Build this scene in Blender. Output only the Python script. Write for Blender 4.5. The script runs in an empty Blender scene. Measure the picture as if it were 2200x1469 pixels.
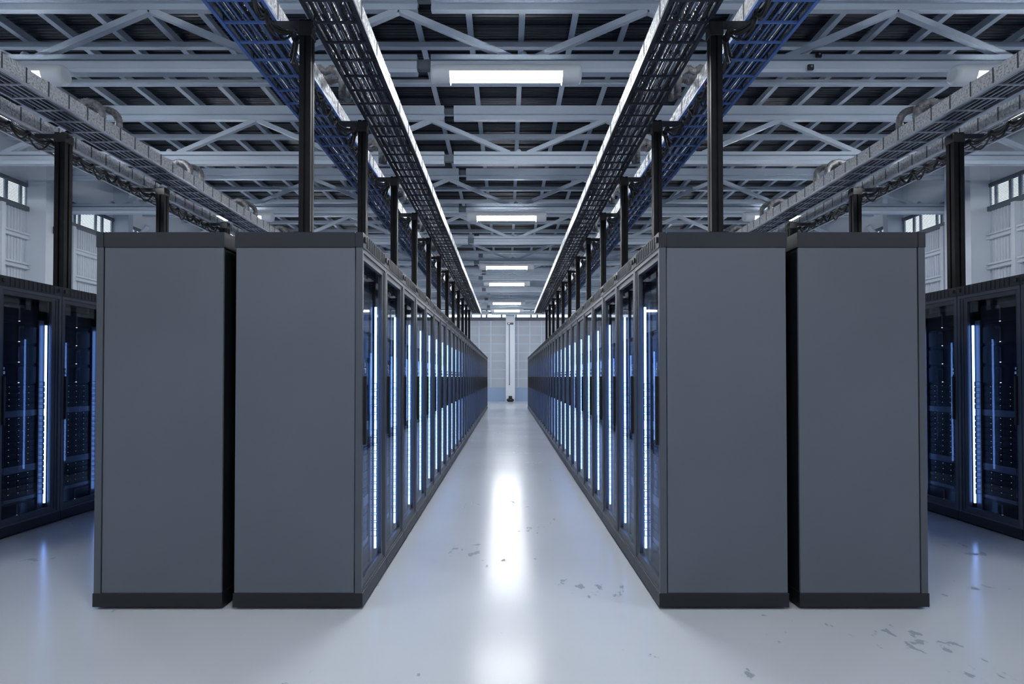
import bpy, bmesh, math, random
from mathutils import Vector

# ------------------------------------------------------------------ camera, world, exposure
W_PX, H_PX = 2200.0, 1469.0
F_PX = 1215.0
CAM_Z = 1.228
PITCH = math.radians(0.8)
VP_X, VP_Y = 1089.6, 810.0
sc = bpy.context.scene
cam_data = bpy.data.cameras.new('camera')
cam = bpy.data.objects.new('camera', cam_data)
sc.collection.objects.link(cam)
sc.camera = cam
cam_data.sensor_width = 36.0
cam_data.lens = F_PX / W_PX * 36.0
cam_data.clip_start = 0.05
cam_data.clip_end = 200
cam_data.shift_x = (W_PX / 2 - VP_X) / W_PX
cam_data.shift_y = ((VP_Y - F_PX * math.tan(PITCH)) - H_PX / 2) / W_PX
cam.location = (-0.02, 0.0, CAM_Z)
cam.rotation_euler = (math.radians(90) + PITCH, 0, 0)

world = bpy.data.worlds.new('world')
sc.world = world
world.use_nodes = True
bg = world.node_tree.nodes['Background']
bg.inputs[0].default_value = (0.50, 0.60, 0.78, 1)
bg.inputs[1].default_value = 0.22

sc.view_settings.view_transform = 'Standard'
sc.view_settings.look = 'None'
sc.view_settings.exposure = 0.0
sc.view_settings.gamma = 1.0
sc.view_settings.use_curve_mapping = False
sc.cycles.use_denoising = True
sc.cycles.max_bounces = 8
sc.cycles.diffuse_bounces = 4
sc.cycles.glossy_bounces = 3
sc.cycles.transparent_max_bounces = 12
sc.cycles.sample_clamp_indirect = 6.0
sc.cycles.caustics_reflective = False
sc.cycles.caustics_refractive = False
sc.cycles.use_light_tree = True

LAMP_STRENGTH = 125.0
LED_STRENGTH = 10.0
random.seed(7)
COL = sc.collection

# ------------------------------------------------------------------ materials
def principled(name, col, rough=0.5, metal=0.0, spec=0.5):
    m = bpy.data.materials.new(name)
    m.use_nodes = True
    b = m.node_tree.nodes['Principled BSDF']
    b.inputs['Base Color'].default_value = (col[0], col[1], col[2], 1)
    b.inputs['Roughness'].default_value = rough
    b.inputs['Metallic'].default_value = metal
    b.inputs['Specular IOR Level'].default_value = spec
    return m

def nodes(m):
    return m.node_tree.nodes, m.node_tree.links, m.node_tree.nodes['Principled BSDF']

def vary(m, col_a, col_b, scale=3.0, detail=3.0, rough=None, bump=0.0, bscale=None, stretch=(1, 1, 1)):
    n, l, b = nodes(m)
    tc = n.new('ShaderNodeTexCoord')
    mp = n.new('ShaderNodeMapping')
    mp.inputs['Scale'].default_value = stretch
    l.new(tc.outputs['Object'], mp.inputs['Vector'])
    no = n.new('ShaderNodeTexNoise')
    no.inputs['Scale'].default_value = scale
    no.inputs['Detail'].default_value = detail
    l.new(mp.outputs['Vector'], no.inputs['Vector'])
    cr = n.new('ShaderNodeValToRGB')
    cr.color_ramp.elements[0].position = 0.35
    cr.color_ramp.elements[1].position = 0.65
    cr.color_ramp.elements[0].color = (*col_a, 1)
    cr.color_ramp.elements[1].color = (*col_b, 1)
    l.new(no.outputs['Fac'], cr.inputs['Fac'])
    l.new(cr.outputs['Color'], b.inputs['Base Color'])
    if rough:
        mr = n.new('ShaderNodeMapRange')
        mr.inputs['To Min'].default_value = rough[0]
        mr.inputs['To Max'].default_value = rough[1]
        l.new(no.outputs['Fac'], mr.inputs['Value'])
        l.new(mr.outputs['Result'], b.inputs['Roughness'])
    if bump:
        n2 = n.new('ShaderNodeTexNoise')
        n2.inputs['Scale'].default_value = bscale or scale * 4
        n2.inputs['Detail'].default_value = 2
        l.new(mp.outputs['Vector'], n2.inputs['Vector'])
        bp = n.new('ShaderNodeBump')
        bp.inputs['Strength'].default_value = bump
        bp.inputs['Distance'].default_value = 0.02
        l.new(n2.outputs['Fac'], bp.inputs['Height'])
        l.new(bp.outputs['Normal'], b.inputs['Normal'])
    return m

def emission(name, col, strength):
    m = bpy.data.materials.new(name)
    m.use_nodes = True
    n, l = m.node_tree.nodes, m.node_tree.links
    n.clear()
    e = n.new('ShaderNodeEmission')
    e.inputs[0].default_value = (*col, 1)
    e.inputs[1].default_value = strength
    o = n.new('ShaderNodeOutputMaterial')
    l.new(e.outputs[0], o.inputs[0])
    return m

M = {}
M['cabinet'] = vary(principled('cabinet_grey_paint', (0.13, 0.15, 0.18), 0.42), (0.098, 0.113, 0.140), (0.104, 0.120, 0.148), 2.0, rough=(0.38, 0.46))
M['cap'] = vary(principled('cap_dark_paint', (0.03, 0.035, 0.045), 0.42, 0, 0.35), (0.018, 0.021, 0.029), (0.021, 0.025, 0.033), 3.0)
M['plinth'] = vary(principled('plinth_dark_paint', (0.03, 0.035, 0.045), 0.45), (0.007, 0.008, 0.011), (0.009, 0.010, 0.013), 3.0)
M['frame'] = vary(principled('frame_grey_paint', (0.1, 0.115, 0.14), 0.4), (0.070, 0.082, 0.10), (0.078, 0.09, 0.11), 3.0)
M['door'] = vary(principled('door_dark_paint', (0.045, 0.052, 0.065), 0.4), (0.045, 0.052, 0.065), (0.05, 0.058, 0.072), 3.0)
M['black'] = vary(principled('black_plastic', (0.008, 0.009, 0.011), 0.4), (0.007, 0.008, 0.01), (0.01, 0.011, 0.014), 6.0)
M['server'] = vary(principled('server_black_face', (0.012, 0.013, 0.016), 0.5, 0, 0.18), (0.006, 0.0065, 0.008), (0.009, 0.0095, 0.012), 8.0)
M['blank'] = vary(principled('blank_panel_grey', (0.11, 0.13, 0.16), 0.5), (0.1, 0.12, 0.15), (0.12, 0.14, 0.17), 5.0)
M['silver'] = principled('silver_metal', (0.7, 0.72, 0.76), 0.25, 1.0)
M['pole'] = vary(principled('black_anodised_pole', (0.008, 0.008, 0.010), 0.5, 0, 0.15), (0.006, 0.006, 0.008), (0.010, 0.010, 0.012), 9.0)
M['tray_blue'] = vary(principled('blue_tray_paint', (0.06, 0.14, 0.42), 0.4), (0.13, 0.24, 0.56), (0.16, 0.28, 0.62), 4.0)
M['tray_dark'] = vary(principled('dark_tray_steel', (0.04, 0.045, 0.06), 0.4), (0.035, 0.04, 0.055), (0.05, 0.055, 0.075), 5.0)
M['tray_steel'] = vary(principled('bright_tray_steel', (0.5, 0.53, 0.6), 0.35, 0.6), (0.45, 0.48, 0.55), (0.6, 0.62, 0.68), 8.0)
M['cable'] = vary(principled('black_cable', (0.010, 0.011, 0.013), 0.4), (0.008, 0.009, 0.011), (0.016, 0.017, 0.02), 20.0)
M['bundle'] = vary(principled('wrapped_dark_bundle', (0.02, 0.023, 0.03), 0.35), (0.012, 0.014, 0.02), (0.05, 0.055, 0.07), 26.0, 4.0, bump=0.8, bscale=60)
M['hose'] = vary(principled('grey_flexible_hose', (0.2, 0.2, 0.21), 0.4, 0.3), (0.16, 0.16, 0.17), (0.34, 0.34, 0.36), 30.0, bump=0.4, bscale=90)
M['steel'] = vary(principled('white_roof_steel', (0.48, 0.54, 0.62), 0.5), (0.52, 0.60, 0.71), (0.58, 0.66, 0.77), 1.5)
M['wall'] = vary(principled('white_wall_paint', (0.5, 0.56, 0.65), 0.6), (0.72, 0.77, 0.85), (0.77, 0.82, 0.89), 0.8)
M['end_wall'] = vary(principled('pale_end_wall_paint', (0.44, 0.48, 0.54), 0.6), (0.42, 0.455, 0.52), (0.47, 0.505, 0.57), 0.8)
M['dado'] = principled('blue_dado_paint', (0.30, 0.40, 0.58), 0.55)
M['lamp'] = principled('white_lamp_housing', (0.72, 0.76, 0.82), 0.35)
M['louvre'] = principled('grey_louvre', (0.30, 0.35, 0.42), 0.5)
M['sill'] = principled('dark_window_sill', (0.12, 0.145, 0.18), 0.5)
LAMP_ROWS = [(-4.0, .8), (.8, 1.2), (5.55, 1.15), (10.5, .95), (15.25, .75), (18.0, .70), (22.7, .75), (25.2, .75)]
for li, (ly, k) in enumerate(LAMP_ROWS):
    M['lamp_glow_%d' % li] = emission('lamp_light_%d' % li, (0.93, 0.965, 1.0), LAMP_STRENGTH * k)
M['led'] = emission('blue_white_led', (0.22, 0.42, 1.0), LED_STRENGTH)
M['dot'] = emission('status_led', (0.62, 0.78, 0.72), 0.45)
M['dot_white'] = emission('white_led', (0.8, 0.92, 1.0), 2.2)
M['daylight'] = emission('daylit_pane', (0.82, 0.92, 1.0), 2.2)

# crinkled foil
m = principled('crinkled_foil', (0.82, 0.83, 0.86), 0.38, 0.15)
n, l, b = nodes(m)
tc = n.new('ShaderNodeTexCoord')
vo = n.new('ShaderNodeTexVoronoi'); vo.inputs['Scale'].default_value = 30
no = n.new('ShaderNodeTexNoise'); no.inputs['Scale'].default_value = 60; no.inputs['Detail'].default_value = 5
l.new(tc.outputs['Object'], vo.inputs['Vector']); l.new(tc.outputs['Object'], no.inputs['Vector'])
mx = n.new('ShaderNodeMath'); mx.operation = 'ADD'
l.new(vo.outputs['Distance'], mx.inputs[0]); l.new(no.outputs['Fac'], mx.inputs[1])
bp = n.new('ShaderNodeBump'); bp.inputs['Strength'].default_value = 1.0; bp.inputs['Distance'].default_value = 0.03
cr = n.new('ShaderNodeValToRGB')
cr.color_ramp.elements[0].position = 0.36; cr.color_ramp.elements[0].color = (0.48, 0.49, 0.52, 1)
cr.color_ramp.elements[1].position = 0.52; cr.color_ramp.elements[1].color = (0.88, 0.89, 0.91, 1)
l.new(no.outputs['Fac'], cr.inputs['Fac']); l.new(cr.outputs['Color'], b.inputs['Base Color'])
l.new(mx.outputs[0], bp.inputs['Height']); l.new(bp.outputs['Normal'], b.inputs['Normal'])
M['foil'] = m

# tinted door glass: clear from the inside face, mirror-like with angle from the outside face
m = bpy.data.materials.new('door_glass'); m.use_nodes = True
n, l = m.node_tree.nodes, m.node_tree.links
n.clear()
tr = n.new('ShaderNodeBsdfTransparent'); tr.inputs[0].default_value = (0.86, 0.89, 0.94, 1)
gl = n.new('ShaderNodeBsdfGlossy'); gl.inputs['Color'].default_value = (0.9, 0.94, 1, 1); gl.inputs['Roughness'].default_value = 0.02
fr = n.new('ShaderNodeFresnel'); fr.inputs['IOR'].default_value = 1.48
ge = n.new('ShaderNodeNewGeometry')
inv = n.new('ShaderNodeMath'); inv.operation = 'SUBTRACT'; inv.inputs[0].default_value = 1.0
l.new(ge.outputs['Backfacing'], inv.inputs[1])
mu = n.new('ShaderNodeMath'); mu.operation = 'MULTIPLY'
l.new(fr.outputs[0], mu.inputs[0]); l.new(inv.outputs[0], mu.inputs[1])
mi = n.new('ShaderNodeMixShader')
l.new(mu.outputs[0], mi.inputs[0]); l.new(tr.outputs[0], mi.inputs[1]); l.new(gl.outputs[0], mi.inputs[2])
ou = n.new('ShaderNodeOutputMaterial'); l.new(mi.outputs[0], ou.inputs[0])
M['glass'] = m

# polished floor with scuffs
m = principled('polished_epoxy_floor', (0.6, 0.64, 0.7), 0.2, 0, 0.14)
n, l, b = nodes(m)
tc = n.new('ShaderNodeTexCoord')
no = n.new('ShaderNodeTexNoise'); no.inputs['Scale'].default_value = 0.55; no.inputs['Detail'].default_value = 4
l.new(tc.outputs['Object'], no.inputs['Vector'])
cr = n.new('ShaderNodeValToRGB')
cr.color_ramp.elements[0].position = 0.3; cr.color_ramp.elements[0].color = (0.555, 0.59, 0.64, 1)
cr.color_ramp.elements[1].position = 0.7; cr.color_ramp.elements[1].color = (0.62, 0.655, 0.70, 1)
l.new(no.outputs['Fac'], cr.inputs['Fac'])
mp = n.new('ShaderNodeMapping'); mp.inputs['Scale'].default_value = (1.0, 0.55, 1.0)
l.new(tc.outputs['Object'], mp.inputs['Vector'])
sn = n.new('ShaderNodeTexNoise'); sn.inputs['Scale'].default_value = 15; sn.inputs['Detail'].default_value = 3
l.new(mp.outputs['Vector'], sn.inputs['Vector'])
sn2 = n.new('ShaderNodeTexNoise'); sn2.inputs['Scale'].default_value = 1.7; sn2.inputs['Detail'].default_value = 1
l.new(tc.outputs['Object'], sn2.inputs['Vector'])
ad = n.new('ShaderNodeMath'); ad.operation = 'MULTIPLY'
l.new(sn.outputs['Fac'], ad.inputs[0]); l.new(sn2.outputs['Fac'], ad.inputs[1])
sr = n.new('ShaderNodeValToRGB')
sr.color_ramp.elements[0].position = 0.395; sr.color_ramp.elements[0].color = (0, 0, 0, 1)
sr.color_ramp.elements[1].position = 0.42; sr.color_ramp.elements[1].color = (1, 1, 1, 1)
l.new(ad.outputs[0], sr.inputs['Fac'])
mix = n.new('ShaderNodeMix'); mix.data_type = 'RGBA'
l.new(sr.outputs['Color'], mix.inputs[0]); l.new(cr.outputs['Color'], mix.inputs[6])
mix.inputs[7].default_value = (0.30, 0.34, 0.40, 1)
l.new(mix.outputs[2], b.inputs['Base Color'])
mr = n.new('ShaderNodeMapRange'); mr.inputs['To Min'].default_value = 0.16; mr.inputs['To Max'].default_value = 0.22
l.new(no.outputs['Fac'], mr.inputs['Value'])
mxr = n.new('ShaderNodeMath'); mxr.operation = 'ADD'
ms = n.new('ShaderNodeMath'); ms.operation = 'MULTIPLY'; ms.inputs[1].default_value = 0.35
l.new(sr.outputs['Color'], ms.inputs[0]); l.new(mr.outputs['Result'], mxr.inputs[0]); l.new(ms.outputs[0], mxr.inputs[1])
l.new(mxr.outputs[0], b.inputs['Roughness'])
M['floor'] = m

# dark roof sheeting, ribbed across
m = principled('dark_roof_sheeting', (0.009, 0.014, 0.027), 0.32)
n, l, b = nodes(m)
tc = n.new('ShaderNodeTexCoord')
wv = n.new('ShaderNodeTexWave'); wv.bands_direction = 'Y'; wv.inputs['Scale'].default_value = 5.5
l.new(tc.outputs['Object'], wv.inputs['Vector'])
bp = n.new('ShaderNodeBump'); bp.inputs['Strength'].default_value = 0.35; bp.inputs['Distance'].default_value = 0.02
l.new(wv.outputs['Fac'], bp.inputs['Height']); l.new(bp.outputs['Normal'], b.inputs['Normal'])
M['roof'] = m

# ------------------------------------------------------------------ mesh helpers
class MB:
    def __init__(self, s=1):
        self.v = []; self.f = []; self.sm = []; self.s = s
    def add(self, verts, faces, smooth=False):
        o = len(self.v)
        self.v += [(x * self.s, y, z) for x, y, z in verts]
        for f in faces:
            g = [o + i for i in f]
            if self.s < 0: g.reverse()
            self.f.append(g); self.sm.append(smooth)
    def box(self, x0, x1, y0, y1, z0, z1):
        if x0 > x1: x0, x1 = x1, x0
        if y0 > y1: y0, y1 = y1, y0
        if z0 > z1: z0, z1 = z1, z0
        v = [(x0, y0, z0), (x1, y0, z0), (x1, y1, z0), (x0, y1, z0), (x0, y0, z1), (x1, y0, z1), (x1, y1, z1), (x0, y1, z1)]
        self.add(v, [(0, 3, 2, 1), (4, 5, 6, 7), (0, 1, 5, 4), (1, 2, 6, 5), (2, 3, 7, 6), (3, 0, 4, 7)])
        return self
    def tube(self, pts, rad, n=8, cap=True, smooth=True):
        pts = [Vector(p) for p in pts]
        rads = rad if isinstance(rad, (list, tuple)) else [rad] * len(pts)
        rings = []
        t = (pts[1] - pts[0]).normalized()
        up = Vector((0, 0, 1)) if abs(t.z) < 0.9 else Vector((1, 0, 0))
        a = t.cross(up).normalized()
        for i, p in enumerate(pts):
            if i == 0: t = pts[1] - pts[0]
            elif i == len(pts) - 1: t = pts[-1] - pts[-2]
            else: t = pts[i + 1] - pts[i - 1]
            t.normalize()
            a = (a - t * a.dot(t)).normalized()
            bb = t.cross(a)
            rings.append([p + (a * math.cos(2 * math.pi * k / n) + bb * math.sin(2 * math.pi * k / n)) * rads[i] for k in range(n)])
        v = [tuple(q) for r in rings for q in r]
        f = []
        for i in range(len(pts) - 1):
            for k in range(n):
                k2 = (k + 1) % n
                f.append((i * n + k, i * n + k2, (i + 1) * n + k2, (i + 1) * n + k))
        self.add(v, f, smooth)
        if cap:
            self.add([tuple(q) for q in rings[0]], [tuple(range(n - 1, -1, -1))])
            self.add([tuple(q) for q in rings[-1]], [tuple(range(n))])
        return self
    def mesh(self, name, mat, bevel=0.0):
        me = bpy.data.meshes.new(name)
        me.from_pydata(self.v, [], self.f)
        me.polygons.foreach_set('use_smooth', self.sm)
        if bevel:
            bm = bmesh.new(); bm.from_mesh(me)
            bmesh.ops.bevel(bm, geom=bm.edges[:] + bm.verts[:], offset=bevel, segments=2, affect='EDGES', profile=0.5, clamp_overlap=True)
            bm.to_mesh(me); bm.free()
        me.materials.append(M[mat] if isinstance(mat, str) else mat)
        me.update()
        return me
    def build(self, name, mat, parent=None, loc=None, bevel=0.0):
        o = bpy.data.objects.new(name, self.mesh(name, mat, bevel))
        COL.objects.link(o)
        if parent: o.parent = parent
        if loc: o.location = loc
        return o

def tag(o, label, cat=None, group=None, kind=None):
    o['label'] = label
    if cat: o['category'] = cat
    if group: o['group'] = group
    if kind: o['kind'] = kind
    return o

def empty(name, loc=(0, 0, 0)):
    o = bpy.data.objects.new(name, None)
    COL.objects.link(o)
    o.location = loc
    o.empty_display_size = 0.1
    return o

def copy_tree(o, parent=None):
    c = o.copy(); COL.objects.link(c)
    if parent: c.parent = parent
    for ch in list(o.children):
        copy_tree(ch, c)
    return c

ORD = ('first second third fourth fifth sixth seventh eighth ninth tenth eleventh twelfth thirteenth fourteenth fifteenth sixteenth '
       'seventeenth eighteenth nineteenth twentieth').split()
def ordinal(i):
    i += 1
    if i <= 20: return ORD[i - 1]
    tens = {2: 'twent', 3: 'thirt'}[i // 10]
    return tens + 'ieth' if i % 10 == 0 else tens + 'y-' + ORD[i % 10 - 1]

SIDES = ((-1, 'left'), (1, 'right'))
R = CAM_Z                       # heights measured from the eye level are R + h

# ------------------------------------------------------------------ floor, walls, roof
HALL_X, Y0, Y1, ROOF_Z = 8.45, -6.0, 29.0, R + 4.22
fl = MB().box(-HALL_X - .4, HALL_X + .4, Y0, Y1 + .4, -0.2, 0).build('floor', 'floor')
tag(fl, 'glossy pale blue-grey epoxy floor with scuff marks', 'floor', kind='structure')

rf = MB()
rf.box(-HALL_X - .4, HALL_X + .4, Y0, Y1 + .4, ROOF_Z, ROOF_Z + 0.1)
y = Y0 + 0.11
while y < Y1:
    rf.box(-HALL_X, HALL_X, y, y + 0.012, ROOF_Z - 0.012, ROOF_Z + 0.002)
    y += 0.293
ce = rf.build('ceiling', 'roof')
tag(ce, 'dark ribbed roof sheeting above the white steel grid', 'ceiling', kind='structure')

WIN0, WIN1 = R + 3.0, R + 3.33
for s, side in SIDES:
    # vertical ribbed siding up to the sill
    mb = MB(s)
    mb.box(HALL_X, HALL_X + .2, Y0, Y1, 0, WIN0 - .1)
    mb.box(HALL_X, HALL_X + .2, Y0, Y1, WIN1 + .05, ROOF_Z)
    mb.box(HALL_X + .12, HALL_X + .2, Y0, Y1, WIN0 - .1, WIN1 + .05)
    y = 5.0
    while y < 20:
        mb.box(HALL_X - .018, HALL_X, y, y + .022, 0, WIN0 - .1)
        y += .06
    w = mb.build('wall_' + side, 'wall')
    tag(w, f'pale ribbed metal wall on the {side} side of the hall', 'wall', kind='structure')
    mb = MB(s)
    mb.box(HALL_X - .06, HALL_X + .12, Y0, Y1, WIN0 - .1, WIN0 - .02)
    mb.box(HALL_X - .03, HALL_X + .12, Y0, Y1, WIN1 + .0, WIN1 + .06)
    t = mb.build('trim_%d' % (1 if s < 0 else 2), 'sill')
    tag(t, f'dark sill and head running along the {side} louvred windows', 'window sill', kind='structure')
    mb = MB(s)
    for z in (R + 0.8, R + 1.36, R + 1.88, R + 2.40):
        for a, b2 in ((Y0, 9.87), (10.46, Y1)):
            mb.box(HALL_X - .09, HALL_X - .018, a, b2, z, z + .03)
            mb.box(HALL_X - .09, HALL_X - .018, a, b2, z + .07, z + .10)
            mb.box(HALL_X - .05, HALL_X - .018, a, b2, z + .03, z + .07)
    for y in (6.2, 7.7, 9.27, 10.56, 10.80, 12.9, 14.8, 16.6, 18.5):
        mb.box(HALL_X - .12, HALL_X - .018, y, y + .07, 0, WIN0 - .1)
    t = mb.build('trim_%d' % (3 if s < 0 else 4), 'wall')
    tag(t, f'pale steel posts and rails bracing the {side} wall', 'wall rail', kind='structure')
    # column
    mb = MB(s)
    mb.box(8.10, HALL_X, 9.87, 10.46, 0, ROOF_Z - .02)
    t = mb.build('wall_column', 'wall')
    tag(t, f'square white column projecting from the {side} wall', 'column', 'wall columns', kind='structure')
    mb = MB(s)
    mb.box(8.12, HALL_X, 12.05, 12.20, 0, ROOF_Z - .02)
    t = mb.build('wall_column', 'steel')
    tag(t, f'narrow steel column with a brace further back on the {side} wall', 'column', 'wall columns', kind='structure')
    br = MB(s).tube([(8.16, 12.12, R + 2.7), (7.75, 12.12, R + 3.25)], .05, 6, smooth=False).build('brace', 'steel', t)
    # black box on the column
    bx = MB(s).box(8.04, 8.10, 10.02, 10.22, R + 2.55, R + 2.68).build('junction_box', 'black', bevel=.008)
    tag(bx, f'small black box mounted on the white column by the {side} wall', 'junction box', 'black boxes on the columns')
    MB(s).box(8.025, 8.04, 10.08, 10.11, R + 2.59, R + 2.64).build('latch', 'silver', bx)
    # windows with louvres
    k = 0
    spans = [(6.4, 6.9), (6.98, 7.4), (7.48, 7.9), (7.98, 8.4), (8.48, 8.84), (8.90, 9.25), (9.32, 9.44), (9.50, 9.73), (9.78, 9.86),
             (10.50, 10.60), (10.66, 10.94), (11.01, 11.08), (11.13, 11.52), (11.57, 11.70), (11.76, 12.0),
             (12.3, 12.75), (12.82, 13.3), (13.4, 13.9)]
    for a, b2 in spans:
        k += 1
        root = MB(s).box(HALL_X - .008, HALL_X + .1, a - .025, a, WIN0 - .02, WIN1).box(HALL_X - .008, HALL_X + .1, b2, b2 + .025, WIN0 - .02, WIN1).build('window_%d' % (k + (0 if s < 0 else 40)), 'louvre')
        tag(root, f'louvred window, {ordinal(k - 1)} from the front of the {side} wall strip', 'window', kind='structure')
        MB(s).box(HALL_X + .022, HALL_X + .03, a, b2, WIN0 - .02, WIN1).build('window_pane', 'daylight', root)
        mb = MB(s)
        z = WIN0
        while z < WIN1 - .01:
            mb.box(HALL_X + .0, HALL_X + .012, a, b2, z, z + .0115)
            z += .0245
        mb.build('louvre_slats', 'louvre', root)

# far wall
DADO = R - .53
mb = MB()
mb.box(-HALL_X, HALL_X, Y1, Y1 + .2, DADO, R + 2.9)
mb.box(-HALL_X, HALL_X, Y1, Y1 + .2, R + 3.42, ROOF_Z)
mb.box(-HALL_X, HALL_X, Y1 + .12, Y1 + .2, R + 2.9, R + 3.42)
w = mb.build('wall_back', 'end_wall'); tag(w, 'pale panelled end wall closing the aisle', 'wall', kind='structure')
w = MB().box(-HALL_X, HALL_X, Y1 - .03, Y1 + .2, 0, DADO).build('baseboard_back', 'dado')
tag(w, 'pale blue dado along the foot of the end wall', 'dado', kind='structure')
mb = MB()
z = DADO + .45
while z < R + 2.85:
    mb.box(-HALL_X, HALL_X, Y1 - .02, Y1, z, z + .03); z += .444
for k in range(-14, 15):
    x = .14 + (k + (.5 if k >= 0 else -.5)) * .6 + (.1 if k >= 0 else -.1)
    mb.box(x - .03, x + .03, Y1 - .04, Y1, DADO, R + 2.9)
w = mb.build('trim_5', 'steel'); tag(w, 'thin rails and posts gridding the end wall', 'wall rail', kind='structure')
w = MB().box(-HALL_X, HALL_X, Y1 - .14, Y1 + .1, R + 2.92, R + 3.06).build('trim_6', 'sill')
tag(w, 'dark sill beam under the window strip of the end wall', 'window sill', kind='structure')
x = -5.0; k = 90
wid = [.45, .2, .7, .22, .38, .7, .25, .5]
while x < 5:
    ww = wid[k % 8]; k += 1
    root = MB().box(x - .035, x, Y1 - .06, Y1 + .1, R + 3.06, R + 3.42).box(x + ww, x + ww + .035, Y1 - .06, Y1 + .1, R + 3.06, R + 3.42).build('window_%d' % k, 'sill')
    tag(root, f'small bright window, {ordinal(k - 91)} from the left in the end wall strip', 'window', kind='structure')
    MB().box(x, x + ww, Y1 + .06, Y1 + .07, R + 3.06, R + 3.42).build('window_pane', 'daylight', root)
    x += ww + .07
pil = MB().box(-.09, .375, Y1 - .35, Y1 - .03, 0, ROOF_Z - .1).build('wall_column', 'wall')
tag(pil, 'white square pillar at the end of the aisle', 'column', 'wall columns', kind='structure')
bx = MB().box(.0, .30, Y1 - .42, Y1 - .35, R + 2.66, R + 2.76).build('junction_box', 'black', bevel=.01)
tag(bx, 'flat black box high on the pillar at the aisle end', 'junction box', 'black boxes on the columns')
MB().box(.05, .09, Y1 - .44, Y1 - .42, R + 2.69, R + 2.73).build('latch', 'silver', bx)
cd = MB().tube([(.09, Y1 - .37, R + 2.66), (.09, Y1 - .37, R - .35)], .014, 8).build('conduit', 'black')
tag(cd, 'thin dark conduit running down the pillar at the aisle end', 'conduit')
MB().box(.07, .11, Y1 - .385, Y1 - .35, R - .40, R - .34).build('end_box', 'black', cd)
eb = empty('equipment_box', (.14, Y1 - .6, 0))
tag(eb, 'small black device with a wide foot at the base of the pillar', 'device')
MB().tube([(0, 0, 0), (0, 0, .05), (0, 0, .11), (0, 0, .15)], [.12, .19, .19, .13], 16).build('base', 'black', eb)
MB().box(-.09, .09, -.09, .09, .15, .29).build('body', 'black', eb, bevel=.02)

# ------------------------------------------------------------------ roof steel
TRUSS_Y = [3.25 + 2.45 * k for k in range(11)]
for i, ty in enumerate(TRUSS_Y):
    root = empty('roof_truss', (0, ty, R + 3.07))
    tag(root, f'white steel roof truss with zigzag bracing, {ordinal(i)} from the front', 'roof truss', 'roof trusses', kind='structure')
    z = 0
    SX = -0.86
    for a, b2 in ((-HALL_X, SX - .07), (SX + .07, HALL_X)):
        c = MB().box(a, b2, -.05, .05, .132, .18).box(a, b2, -.008, .008, .112, .132).box(a, b2, -.05, .05, .058, .112)
        c.box(a, b2, -.065, .065, .03, .05)
        c.add([(a, -.06, .03), (a, -.045, 0), (a, .045, 0), (a, .06, .03), (b2, -.06, .03), (b2, -.045, 0), (b2, .045, 0), (b2, .06, .03)],
              [(0, 1, 5, 4), (1, 2, 6, 5), (2, 3, 7, 6), (3, 0, 4, 7), (0, 3, 2, 1), (4, 5, 6, 7)])
        c.build('bottom_chord', 'steel', root)
        c = MB().box(a, b2, -.06, .06, .72, .84).box(a, b2, -.035, .035, .645, .685)
        c.box(a, b2, -.012, .012, .685, .72)
        c.build('top_chord', 'steel', root)
    MB().box(SX - .07, SX + .07, -.03, .03, .04, .14).box(SX - .07, SX + .07, -.03, .03, .74, .81).build('splice_joint', 'sill', root)
    for k in range(-3, 4):
        xb = .145 + 2.53 * k
        for xa in (xb - 1.265, xb + 1.265):
            if abs(xa) > HALL_X: continue
            sgn = 1 if xa > xb else -1
            dx, dz = xa - (xb + sgn * .13), .655 - .17
            ln = math.hypot(dx, dz); nx, nz = -dz / ln * .03, dx / ln * .03
            p0 = (xb + sgn * .13, .17); p1 = (xa, .655)
            d = MB()
            v = []
            for yy in (-.03, .03):
                v += [(p0[0] - nx, yy, p0[1] - nz), (p1[0] - nx, yy, p1[1] - nz), (p1[0] + nx, yy, p1[1] + nz), (p0[0] + nx, yy, p0[1] + nz)]
            d.add(v, [(0, 1, 2, 3), (7, 6, 5, 4), (0, 4, 5, 1), (1, 5, 6, 2), (2, 6, 7, 3), (3, 7, 4, 0)])
            d.build('diagonal_brace', 'steel', root)
        MB().tube([(xb, 0, .17), (xb, 0, .20), (xb, 0, .225), (xb, 0, .235)], [.045, .042, .028, .008], 10).build('bolt_cap', 'steel', root)
PUR_Y = [6.83 + .877 * k for k in range(-4, 26)]
for i, py in enumerate(PUR_Y):
    p = MB().box(-HALL_X, HALL_X, py - .035, py + .035, R + 4.0, R + 4.012)
    p.box(-HALL_X, HALL_X, py + .028, py + .035, R + 4.012, R + 4.10)
    p.box(-HALL_X, HALL_X, py - .035, py - .028, R + 4.012, R + 4.03)
    o = p.build('roof_purlin', 'steel')
    tag(o, f'white roof purlin across the hall, {ordinal(i)} from the front', 'purlin', 'roof purlins', kind='structure')
for i, k in enumerate(range(-14, 14)):
    rx = .15 + .605 * k
    o = MB().box(rx - .035, rx + .035, Y0, Y1, R + 4.10, R + 4.115).box(rx - .006, rx + .006, Y0, Y1, R + 4.115, ROOF_Z - .012).build('roof_rafter', 'steel')
    tag(o, f'white roof bar running lengthwise, {ordinal(i)} from the left wall', 'rafter', 'roof bars', kind='structure')

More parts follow.
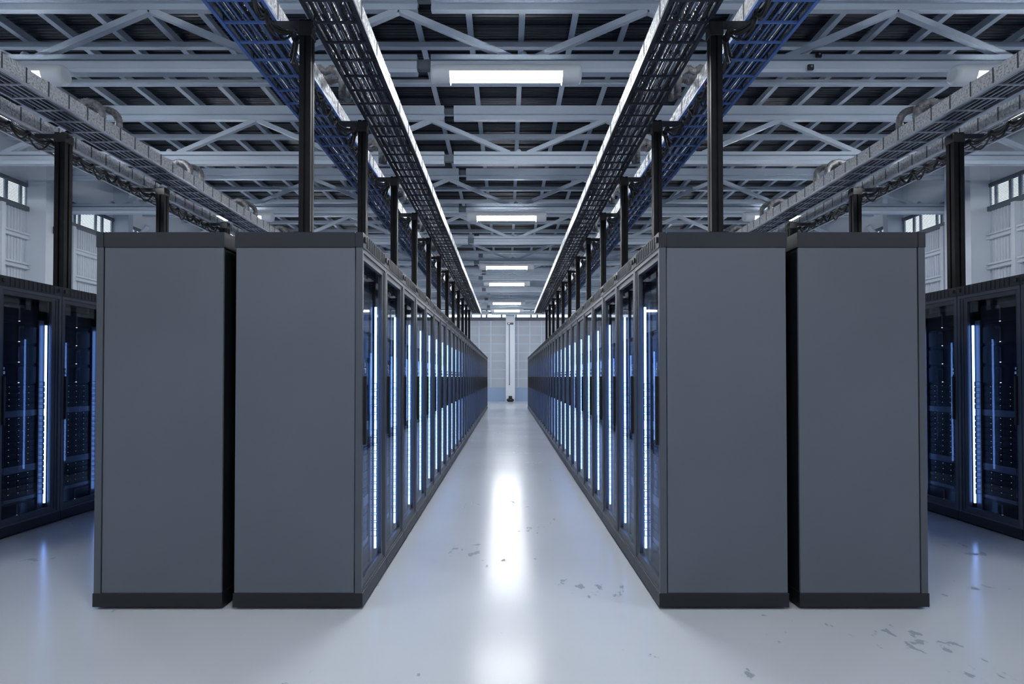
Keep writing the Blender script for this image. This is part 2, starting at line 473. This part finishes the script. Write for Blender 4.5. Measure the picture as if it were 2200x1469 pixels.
# ------------------------------------------------------------------ hanging lamps
def make_lamp(li):
    root = empty('ceiling_lamp')
    L, rad = .74, .095
    NSEG = 28
    def arc(r, a0, a1, x0, x1, n, thick=0):
        v = []; f = []
        for i in range(n + 1):
            a = a0 + (a1 - a0) * i / n
            v += [(x0, math.sin(a) * r, -math.cos(a) * r), (x1, math.sin(a) * r, -math.cos(a) * r)]
        for i in range(n):
            f.append((2 * i, 2 * i + 1, 2 * i + 3, 2 * i + 2))
        return v, f
    h = MB()
    D2R = math.pi / 180
    # angle measured from straight down; open below, small slot above
    for a0, a1 in ((86, 178), (182, 274)):
        v, f = arc(rad, a0 * D2R, a1 * D2R, -.55, .55, 12)
        h.add(v, f, True)
        v, f = arc(rad - .006, a0 * D2R, a1 * D2R, -.55, .55, 12)
        h.add(v, [tuple(reversed(q)) for q in f], True)
    for sx in (-1, 1):
        pts = [(sx * .55, 0, 0), (sx * (L - .06), 0, 0), (sx * (L - .03), 0, 0), (sx * (L - .008), 0, 0), (sx * L, 0, 0)]
        h.tube(pts, [rad, rad, rad * .97, rad * .86, rad * .7], 32)
    h.build('housing', 'lamp', root)
    d = MB().tube([(-.548, 0, 0), (.548, 0, 0)], rad * .72, 24)
    d.build('diffuser', 'lamp_glow_%d' % li, root)
    for sx in (-.45, .45):
        MB().tube([(sx, 0, rad - .01), (sx, 0, .10)], .006, 6).build('hanger_rod', 'steel', root)
    return root
for li, (ly, _k) in enumerate(LAMP_ROWS):
    lamp0 = make_lamp(li); first = True
    for lx, nm in ((-5.12, 'left'), (0.0, 'middle'), (5.12, 'right')):
        # hangs below the bottom chord
        o = lamp0 if first else copy_tree(lamp0)
        first = False
        o.location = (lx - (.03 if lx == 0 else 0), ly, R + 2.985)
        if li >= 2:
            lab = f'white tubular ceiling lamp, {ordinal(li - 2)} from the front in the {nm} line of lamps'
        else:
            lab = f'white tubular ceiling lamp behind the viewer, {ordinal(li)} of the {nm} line'
        tag(o, lab, 'ceiling lamp', 'hanging tubular lamps')

# ------------------------------------------------------------------ server cabinets
CD, CW, CH = .68, .60, 2.0
def make_cabinet(s, lod):
    root = empty('server_cabinet')
    MB(s).box(-CD, .006, .0015, CW - .0015, .014, .087).build('plinth', 'plinth', root, bevel=.003)
    if lod == 0:
        for fx in (-.08, -CD + .08):
            for fy in (.06, CW - .06):
                MB(s).tube([(fx, fy, 0), (fx, fy, .015)], .014, 10).build('foot', 'silver', root)
    cap = MB(s).box(-CD, -.041, .0015, CW - .0015, 1.92, CH).box(-.035, .003, .0015, CW - .0015, 1.92, CH).box(-.042, -.034, .004, CW - .004, 1.925, CH - .004)
    for k in range(11):
        yy = .09 + k * .042
        cap.box(.003, .006, yy, yy + .012, 1.93, CH - .006)
    cap = cap.build('top_cap', 'cap', root)
    if lod <= 1:
        for yy in (.02, CW - .045):
            MB(s).box(.003, .012, yy, yy + .025, 1.95, 1.98).build('corner_latch', 'black', cap, bevel=.003)
    MB(s).box(-CD + .006, -.041, .006, .02, .087, 1.92).build('side_panel', 'cabinet', root, bevel=.002)
    MB(s).box(-CD + .006, -.041, CW - .02, CW - .006, .087, 1.92).build('side_panel', 'cabinet', root, bevel=.002)
    MB(s).box(-CD + .006, -CD + .02, .02, CW - .02, .087, 1.92).build('back_panel', 'plinth', root)
    fr = MB(s).box(-.035, 0, .004, .03, .087, 1.92).box(-.035, 0, CW - .028, CW - .004, .087, 1.92)
    fr.box(-.035, 0, .03, CW - .028, 1.895, 1.92).box(-.035, 0, .03, CW - .028, .087, .10)
    fr.build('front_frame', 'frame', root)
    # door
    dr = MB(s).box(-.030, -.006, .031, .046, .101, 1.894).box(-.030, -.006, .50, CW - .029, .101, 1.894)
    dr.box(-.030, -.006, .046, .50, 1.86, 1.894).box(-.030, -.006, .046, .50, .101, .145)
    dr.box(-.006, -.002, .54, .552, .12, 1.88)
    door = dr.build('door', 'door', root)
    MB(s).box(-.022, -.018, .046, .50, .145, 1.86).build('door_glass', 'glass', door)
    MB(s).box(-.006, .016, .033, .047, .865, 1.235).build('door_handle', 'black', door, bevel=.003)
    if lod <= 1:
        lk = MB(s)
        lk.box(-.006, .010, .032, .047, 1.25, 1.275).box(-.006, .008, .034, .045, 1.285, 1.305)
        lk.build('lock', 'silver', door, bevel=.002)
    MB(s).box(-.13, -.05, .046, .062, .11, 1.88).box(-.13, -.045, .4925, .502, .11, 1.88).box(-.075, -.06, .062, .075, .11, 1.88).build('mounting_rails', 'server', root)
    MB(s).box(-.075, -.06, .44, .488, .11, 1.70).build('cable_duct', 'door', root)
    ls = MB(s).box(-.047, -.035, .480, .491, .18, 1.66).build('light_strip', 'led', root)
    FX = -.075     # front plane of the equipment
    if lod == 2:
        MB(s).box(-.5, FX, .075, .44, .11, 1.86).build('equipment', 'server', root)
        return root
    # ring cable managers
    rings = MB(s)
    zz = .26
    while zz < 1.20:
        if not (.50 < zz < .53 or .90 < zz < .95):
            for yy in (.455,):
                r = .0022
                a, b2, c, d = (-.066, -.028, zz, zz + .034)
                rings.box(a, b2, yy, yy + .004, c, c + r * 1.6).box(a, b2, yy, yy + .004, d, d + r * 1.6).box(b2, b2 + r * 1.6, yy, yy + .004, c, d + r * 1.6)
        zz += .047
    rings.build('cable_rings', 'black', root)
    if lod == 0:
        rings = MB(s)
        zz = .26
        while zz < 1.20:
            if not (.50 < zz < .53 or .90 < zz < .95):
                yy = .085; r = .0022
                a, b2, c, d = (-.072, -.034, zz, zz + .034)
                rings.box(a, b2, yy, yy + .004, c, c + r * 1.6).box(a, b2, yy, yy + .004, d, d + r * 1.6).box(b2, b2 + r * 1.6, yy, yy + .004, c, d + r * 1.6)
            zz += .047
        rings.build('cable_rings', 'tray_dark', root)
    MB(s).box(-.16, -.12, .075, .44, 1.74, 1.86).box(-.13, -.10, .10, .42, 1.755, 1.775).box(-.13, -.10, .10, .42, 1.80, 1.82).build('vent_panel', 'black', root)
    # four tall servers and the bottom one
    def server(z0, z1):
        sv = MB(s).box(-.62, FX, .077, .438, z0, z1)
        sv.box(FX, FX + .006, .077, .25, z0 + .016, z1 - .014).box(FX, FX + .006, .262, .438, z0 + .016, z1 - .014)
        sv = sv.build('server', 'server', root)
        if lod == 0:
            c = MB(s)
            for a in range(4):
                for b3 in range(3):
                    c.box(FX + .006, FX + .0075, .262 + a * .011, .267 + a * .011, z1 - .034 + b3 * .008, z1 - .030 + b3 * .008)
            c.build('vent_dots', 'blank', sv)
            MB(s).box(FX, FX + .009, .2505, .2525, z0 + .03, z1 - .02).box(FX, FX + .009, .2595, .2615, z0 + .03, z1 - .02).build('pull_bar', 'blank', sv)
            MB(s).box(FX + .006, FX + .010, .251, .261, z0 + .017, z0 + .022).build('status_light', 'dot_white', sv)
    for k in range(4):
        server(1.165 + k * .1635, 1.165 + (k + 1) * .1635 - .002)
    server(.113, .238)
    for z0, z1, rows in ((.965, 1.163, 4), (.525, .912, 8), (.27, .465, 4)):
        sh = MB(s).box(-.62, FX - .004, .077, .438, z0, z1)
        rh = (z1 - z0) / rows
        for r in range(rows):
            for c in range(4):
                yy = .079 + c * .09
                sh.box(FX - .004, FX + .002, yy, yy + .087, z0 + r * rh + .002, z0 + (r + 1) * rh - .002)
        sh = sh.build('drive_shelf', 'server', root)
        if lod == 0:
            dd = MB(s); d2 = MB(s)
            for r in range(rows):
                for c in range(4):
                    yy = .079 + c * .09; zc = z0 + (r + .72) * rh
                    dd.box(FX + .002, FX + .0035, yy + .004, yy + .0125, zc, zc + .0035)
                    for q in range(2):
                        d2.box(FX + .002, FX + .003, yy + .072, yy + .0755, zc - .004 - .013 * q, zc - .0015 - .013 * q)
            dd.build('status_lights', 'dot', sh)
            d2.build('drive_latches', 'blank', sh)
    for z0, z1 in ((.913, .963), (.467, .523), (.24, .268)):
        MB(s).box(-.3, FX + .004, .077, .438, z0, z1).build('blank_panel', 'blank', root)
    return root

def place_row(s, x_front, y_start, n, lods, labels, group, face):
    """s: +1 the doors face +x, -1 they face -x"""
    for i in range(n):
        lod = lods(i)
        key = (face, lod)
        if key not in protos:
            protos[key] = make_cabinet(face, lod); o = protos[key]
        else:
            o = copy_tree(protos[key])
        o.location = (x_front, y_start + i * CW, 0)
        tag(o, labels(i), 'server cabinet', group)
protos = {}
ROW_Y = 3.0
for s, side in SIDES:
    face = -s
    place_row(s, s * .79, ROW_Y, 32, lambda i: 0 if i < 6 else (1 if i < 12 else 2),
              lambda i: f'grey glass-doored server cabinet, {ordinal(i)} from the front in the row along the aisle\'s {side} side',
              f'server cabinets lining the {side} of the aisle', face)
    place_row(s, s * 2.205, ROW_Y, 32, lambda i: 1 if i < 1 else 2,
              lambda i: f'grey server cabinet facing the {side} wall, {ordinal(i)} from the front of its row',
              f'server cabinets standing back to back with the {side} aisle row', -face)
    place_row(s, s * 3.84, 3.045, 14, lambda i: 0 if i < 4 else 2,
              lambda i: f'dark server cabinet with lit door, {ordinal(i)} from the front in the outer {side} row',
              f'server cabinets in the outer {side} row', face)

# ------------------------------------------------------------------ trays, poles, cables, hoses
def make_tray(s, x0, x1, zb, pitch, ya, yb, mat_grid, name_bits, short, scale=1.0):
    """a wire tray from ya to yb between x0 < x1 (distances from the aisle centre), s = side"""
    hgt = .115 * scale
    root = empty('cable_tray', (s * (x0 + x1) / 2, ya, zb))
    xc = (x0 + x1) / 2
    a, b2 = x0 - xc, x1 - xc
    Ln = yb - ya
    g = MB(s)
    k = 0
    while k * pitch < Ln:
        y = k * pitch
        g.box(a, b2, y, y + .014 * scale, 0, .010)
        k += 1
    nl = 6
    for i in range(nl + 1):
        x = a + (b2 - a) * i / nl
        w2 = .004 * scale
        g.box(x - w2, x + w2, 0, Ln, .010, .016)
    g.build('wire_grid', mat_grid, root)
    e = MB(s)
    for x in (a, b2):
        w2 = .010 * scale
        e.box(x - w2, x + w2, 0, Ln, -.004, .012)
    e.build('edge_rail', mat_grid if mat_grid != 'tray_steel' else 'tray_steel', root)
    for x in (a, b2):
        sd = MB(s).box(x - .004, x + .004, 0, Ln, .012, hgt)
        n_side = len(sd.f)
        st = sd
        k = 0
        while k * pitch < Ln:
            y = k * pitch
            st.box(x - .007, x + .007, y + .002, y + .012, .0, hgt + .003)
            k += 2 if scale < 1.1 else 1
        sdo = sd.build('foil_side', 'foil', root)
        sdo.data.materials.append(M['tray_dark'])
        for pi, pl in enumerate(sdo.data.polygons):
            if pi >= n_side: pl.material_index = 1
    tag(root, name_bits, 'cable tray', 'overhead cable trays')
    # cable bundles lying in the tray
    nb = 5
    for i in range(nb):
        x = a + (b2 - a) * (i + .5) / nb
        rr = (b2 - a) / nb * .36
        pts = []; rads = []
        y = .03
        while y < Ln - .03:
            pts.append((x + random.uniform(-.001, .001), y, .018 + rr * 1.08 + random.uniform(0, .004)))
            rads.append(rr * random.uniform(.88, 1.04)); y += .085
        o = MB(s).tube(pts, rads, 8).build('cable_bundle', 'bundle', None, root.location)
        tag(o, f'dark wrapped cable bundle, {ordinal(i)} from the aisle in the {short}', 'cable bundle', 'cable bundles in the trays')
    for i in range(nb - 1):  # thin silver tubes added to make bright streaks between the bundles
        x = a + (b2 - a) * (i + 1) / nb
        pts = []; y = .03
        while y < Ln - .03:
            pts.append((x + random.uniform(-.001, .001), y, .026 + random.uniform(0, .004))); y += .12
        o = MB(s).tube(pts, .0065 * scale, 6).build('streak_tube', 'silver', None, root.location)
        tag(o, f'added shiny streak tube, {ordinal(i)} from the aisle in the {short}', 'conduit', 'added streak tubes in the trays')
    return root

ZC, ZO = R + 1.945, R + 2.25
for s, side in SIDES:
    make_tray(s, .825, 1.085, ZC, .1845, 1.6, 17.4, 'tray_dark', f'dark wire tray above the {side} aisle row, on the aisle side of its poles', f'{side} dark tray')
    make_tray(s, 1.285, 1.585, ZC, .1845, 1.6, 17.4, 'tray_blue', f'blue painted wire tray above the {side} aisle row, behind its poles', f'{side} blue tray')
    make_tray(s, 3.73, 4.02, ZO, .212, 2.2, 19.0, 'tray_steel', f'silver wire tray above the outer {side} row, on the aisle side of its poles', f'outer {side} tray nearer the aisle', 1.15)
    make_tray(s, 4.32, 4.64, ZO, .212, 2.2, 19.0, 'tray_steel', f'silver wire tray above the outer {side} row, behind its poles', f'outer {side} tray nearer the wall', 1.15)

def make_pole(h, w, arm0, arm1, s):
    root = empty('support_pole')
    p = MB(s)
    # slotted aluminium profile
    q = w / 2; g = w * .09; dpt = w * .16
    out = []
    for (sx, sy) in ((1, 0), (0, 1), (-1, 0), (0, -1)):
        pass
    prof = [(-q, -q), (-g, -q), (-g, -q + dpt), (g, -q + dpt), (g, -q), (q, -q), (q, -g), (q - dpt, -g), (q - dpt, g), (q, g), (q, q), (g, q), (g, q - dpt), (-g, q - dpt), (-g, q), (-q, q), (-q, g), (-q + dpt, g), (-q + dpt, -g), (-q, -g)]
    n = len(prof)
    v = [(x, y, 0) for x, y in prof] + [(x, y, h) for x, y in prof]
    f = [(i, (i + 1) % n, n + (i + 1) % n, n + i) for i in range(n)]
    f += [tuple(range(n - 1, -1, -1)), tuple(range(n, 2 * n))]
    p.add(v, f)
    p.build('post', 'pole', root)
    MB(s).box(-q - .02, q + .02, -q - .02, q + .02, 0, .008).build('foot_plate', 'pole', root)
    MB(s).box(-q - .006, q + .006, -q - .006, q + .006, h - .09, h - .012).build('collar', 'black', root, bevel=.003)
    MB(s).box(arm0, arm1, -.025, .025, h - .022, h - .006).box(arm0, arm1, -.025, -.02, h - .05, h - .022).build('bracket_arm', 'cap', root)
    return root

def hose_path(x_a, x_b, y, ztop, zend, bend=.09):
    pts = []
    for t in range(9):
        pts.append((x_a + (x_b - x_a) * t / 8, y, ztop + .012 * math.sin(t)))
    sg = 1 if x_b > x_a else -1
    for t in range(1, 13):
        a = t / 12 * math.pi / 2
        pts.append((x_b + sg * bend * math.sin(a), y, ztop - bend * (1 - math.cos(a))))
    z = ztop - bend
    while z > zend:
        z -= .02
        pts.append((x_b + sg * bend, y, z))
    # resample finely for the corrugation
    P = [Vector(p) for p in pts]
    out = [P[0]]; step = .011; carry = 0
    for i in range(len(P) - 1):
        d = (P[i + 1] - P[i]); L = d.length
        t = step - carry
        while t <= L:
            out.append(P[i] + d * (t / L)); t += step
        carry = L - (t - step)
    return out

def hose(s, x_a, x_b, y, ztop, zend, r, bend):
    pts = hose_path(x_a, x_b, 0, ztop, zend, bend)
    rads = [r * (1.0 if i % 2 else .84) * (1 + .10 * math.sin(i * .55) * (1 if i < 24 else 0)) for i in range(len(pts))]
    o = MB(s).tube([(p.x, p.y, p.z) for p in pts], rads, 12).build('flexible_hose', 'hose')
    o.location.y = y
    return o

def swag(s, x, y0, y1, z0, z1, x_pole, sag, nloops, r):
    """black cable bundle drooping from tie to tie between two poles"""
    mb = MB(s)
    for c in range(5):
        pts = []
        N = nloops * 8
        for i in range(N + 1):
            t = i / N
            loop = abs(math.sin(t * nloops * math.pi))
            yy = y0 + (y1 - y0) * t
            xx = x + (x_pole - x) * max(0, 1 - min(t, 1 - t) * 9)
            dz = -sag * loop * (.45 + .3 * c) * (.7 + .3 * math.sin(c * 2.1 + i * .2))
            pts.append((xx + .010 * math.cos(c * 1.256) , yy, z0 + (z1 - z0) * t + dz + .010 * math.sin(c * 1.256)))
        mb.tube(pts, r, 6)
    ties = mb
    for k in range(nloops + 1):
        t = k / nloops
        yy = y0 + (y1 - y0) * t
        xx = x + (x_pole - x) * max(0, 1 - min(t, 1 - t) * 9)
        ties.tube([(xx, yy - .012, z0), (xx, yy + .012, z0)], .022, 8)
    o = mb.build('cable_swag', 'cable')
    return o

for s, side in SIDES:
    p0 = None
    for i in range(12):
        y = 3.07 + 1.2 * i
        if p0 is None:
            p0 = make_pole(ZC - CH - .005, .062, -.19, .04, -s); o = p0
        else:
            o = copy_tree(p0)
        o.location = (s * 1.115, y, CH)
        tag(o, f'black slotted pole on top of the {side} aisle row, {ordinal(i)} from the front', 'support pole', 'tray poles on the cabinets')
        if i < 10:
            for k in range(2):
                h = hose(s, 1.34, 1.225, y + .80 + .13 * k, ZC + .17, ZC - .02 + .05 * k, .027, .07)
                tag(h, f'grey flexible hose, {ordinal(i * 2 + k)} from the front in the gap between the {side} trays', 'hose', 'hoses over the aisle rows')
        if i < 11:
            c = swag(s, 1.262, y + .03, y + 1.17, ZC - .08, ZC - .08, 1.185, .055, 7, .0065)
            tag(c, f'black cables drooping along the {side} blue tray, {ordinal(i)} span from the front', 'cable', 'cable swags by the trays')
    c = swag(s, 1.262, 1.9, 3.04, ZC - .08, ZC - .08, 1.185, .055, 7, .0065)
    tag(c, f'black cables drooping in front of the nearest pole on the {side} aisle row', 'cable', 'cable swags by the trays')
    p0 = None
    for i in range(5):
        y = 5.2 + 1.5 * i
        if p0 is None:
            p0 = make_pole(ZO - CH - .005, .095, -.25, .06, -s); o = p0
        else:
            o = copy_tree(p0)
        o.location = (s * 4.12, y, CH)
        tag(o, f'black slotted pole on top of the outer {side} row, {ordinal(i)} from the front', 'support pole', 'tray poles on the cabinets')
        if i < 5:
            for k in range(2):
                h = hose(s, 4.2 - .03 * k, 3.99 - .05 * k, y + .14 + .16 * k, ZO + .36, ZO + .11, .036, .12)
                tag(h, f'grey flexible hose arching up, {ordinal(i * 2 + k)} from the front over the outer {side} trays', 'hose', 'hoses over the outer rows')
        c = swag(s, 4.27, y + .03, y + 1.47, ZO - .085, ZO - .085, 4.22, .06, 8, .008)
        tag(c, f'black cables drooping by the outer {side} trays, {ordinal(i)} span from the front', 'cable', 'cable swags by the trays')
    c = swag(s, 4.27, 3.7, 5.17, ZO - .085, ZO - .085, 4.22, .06, 8, .008)
    tag(c, f'black cables drooping toward the front pole of the outer {side} row', 'cable', 'cable swags by the trays')

for px, pz, nm in ((3.10, .13, 'upper'), (3.02, .005, 'lower')):
    o = MB().box(px - .03, px + .03, TRUSS_Y[1] - .09, TRUSS_Y[1] - .068, R + 3.07 + pz, R + 3.07 + pz + .055).build('beam_clamp', 'black', bevel=.006)
    tag(o, f'{nm} of two small black clamps on the front roof beam, right of the middle lamp', 'clamp', 'clamps on the front roof beam')
    MB().tube([(px, TRUSS_Y[1] - .10, R + 3.07 + pz + .027), (px, TRUSS_Y[1] - .09, R + 3.07 + pz + .027)], .012, 8).build('bolt', 'silver', o)
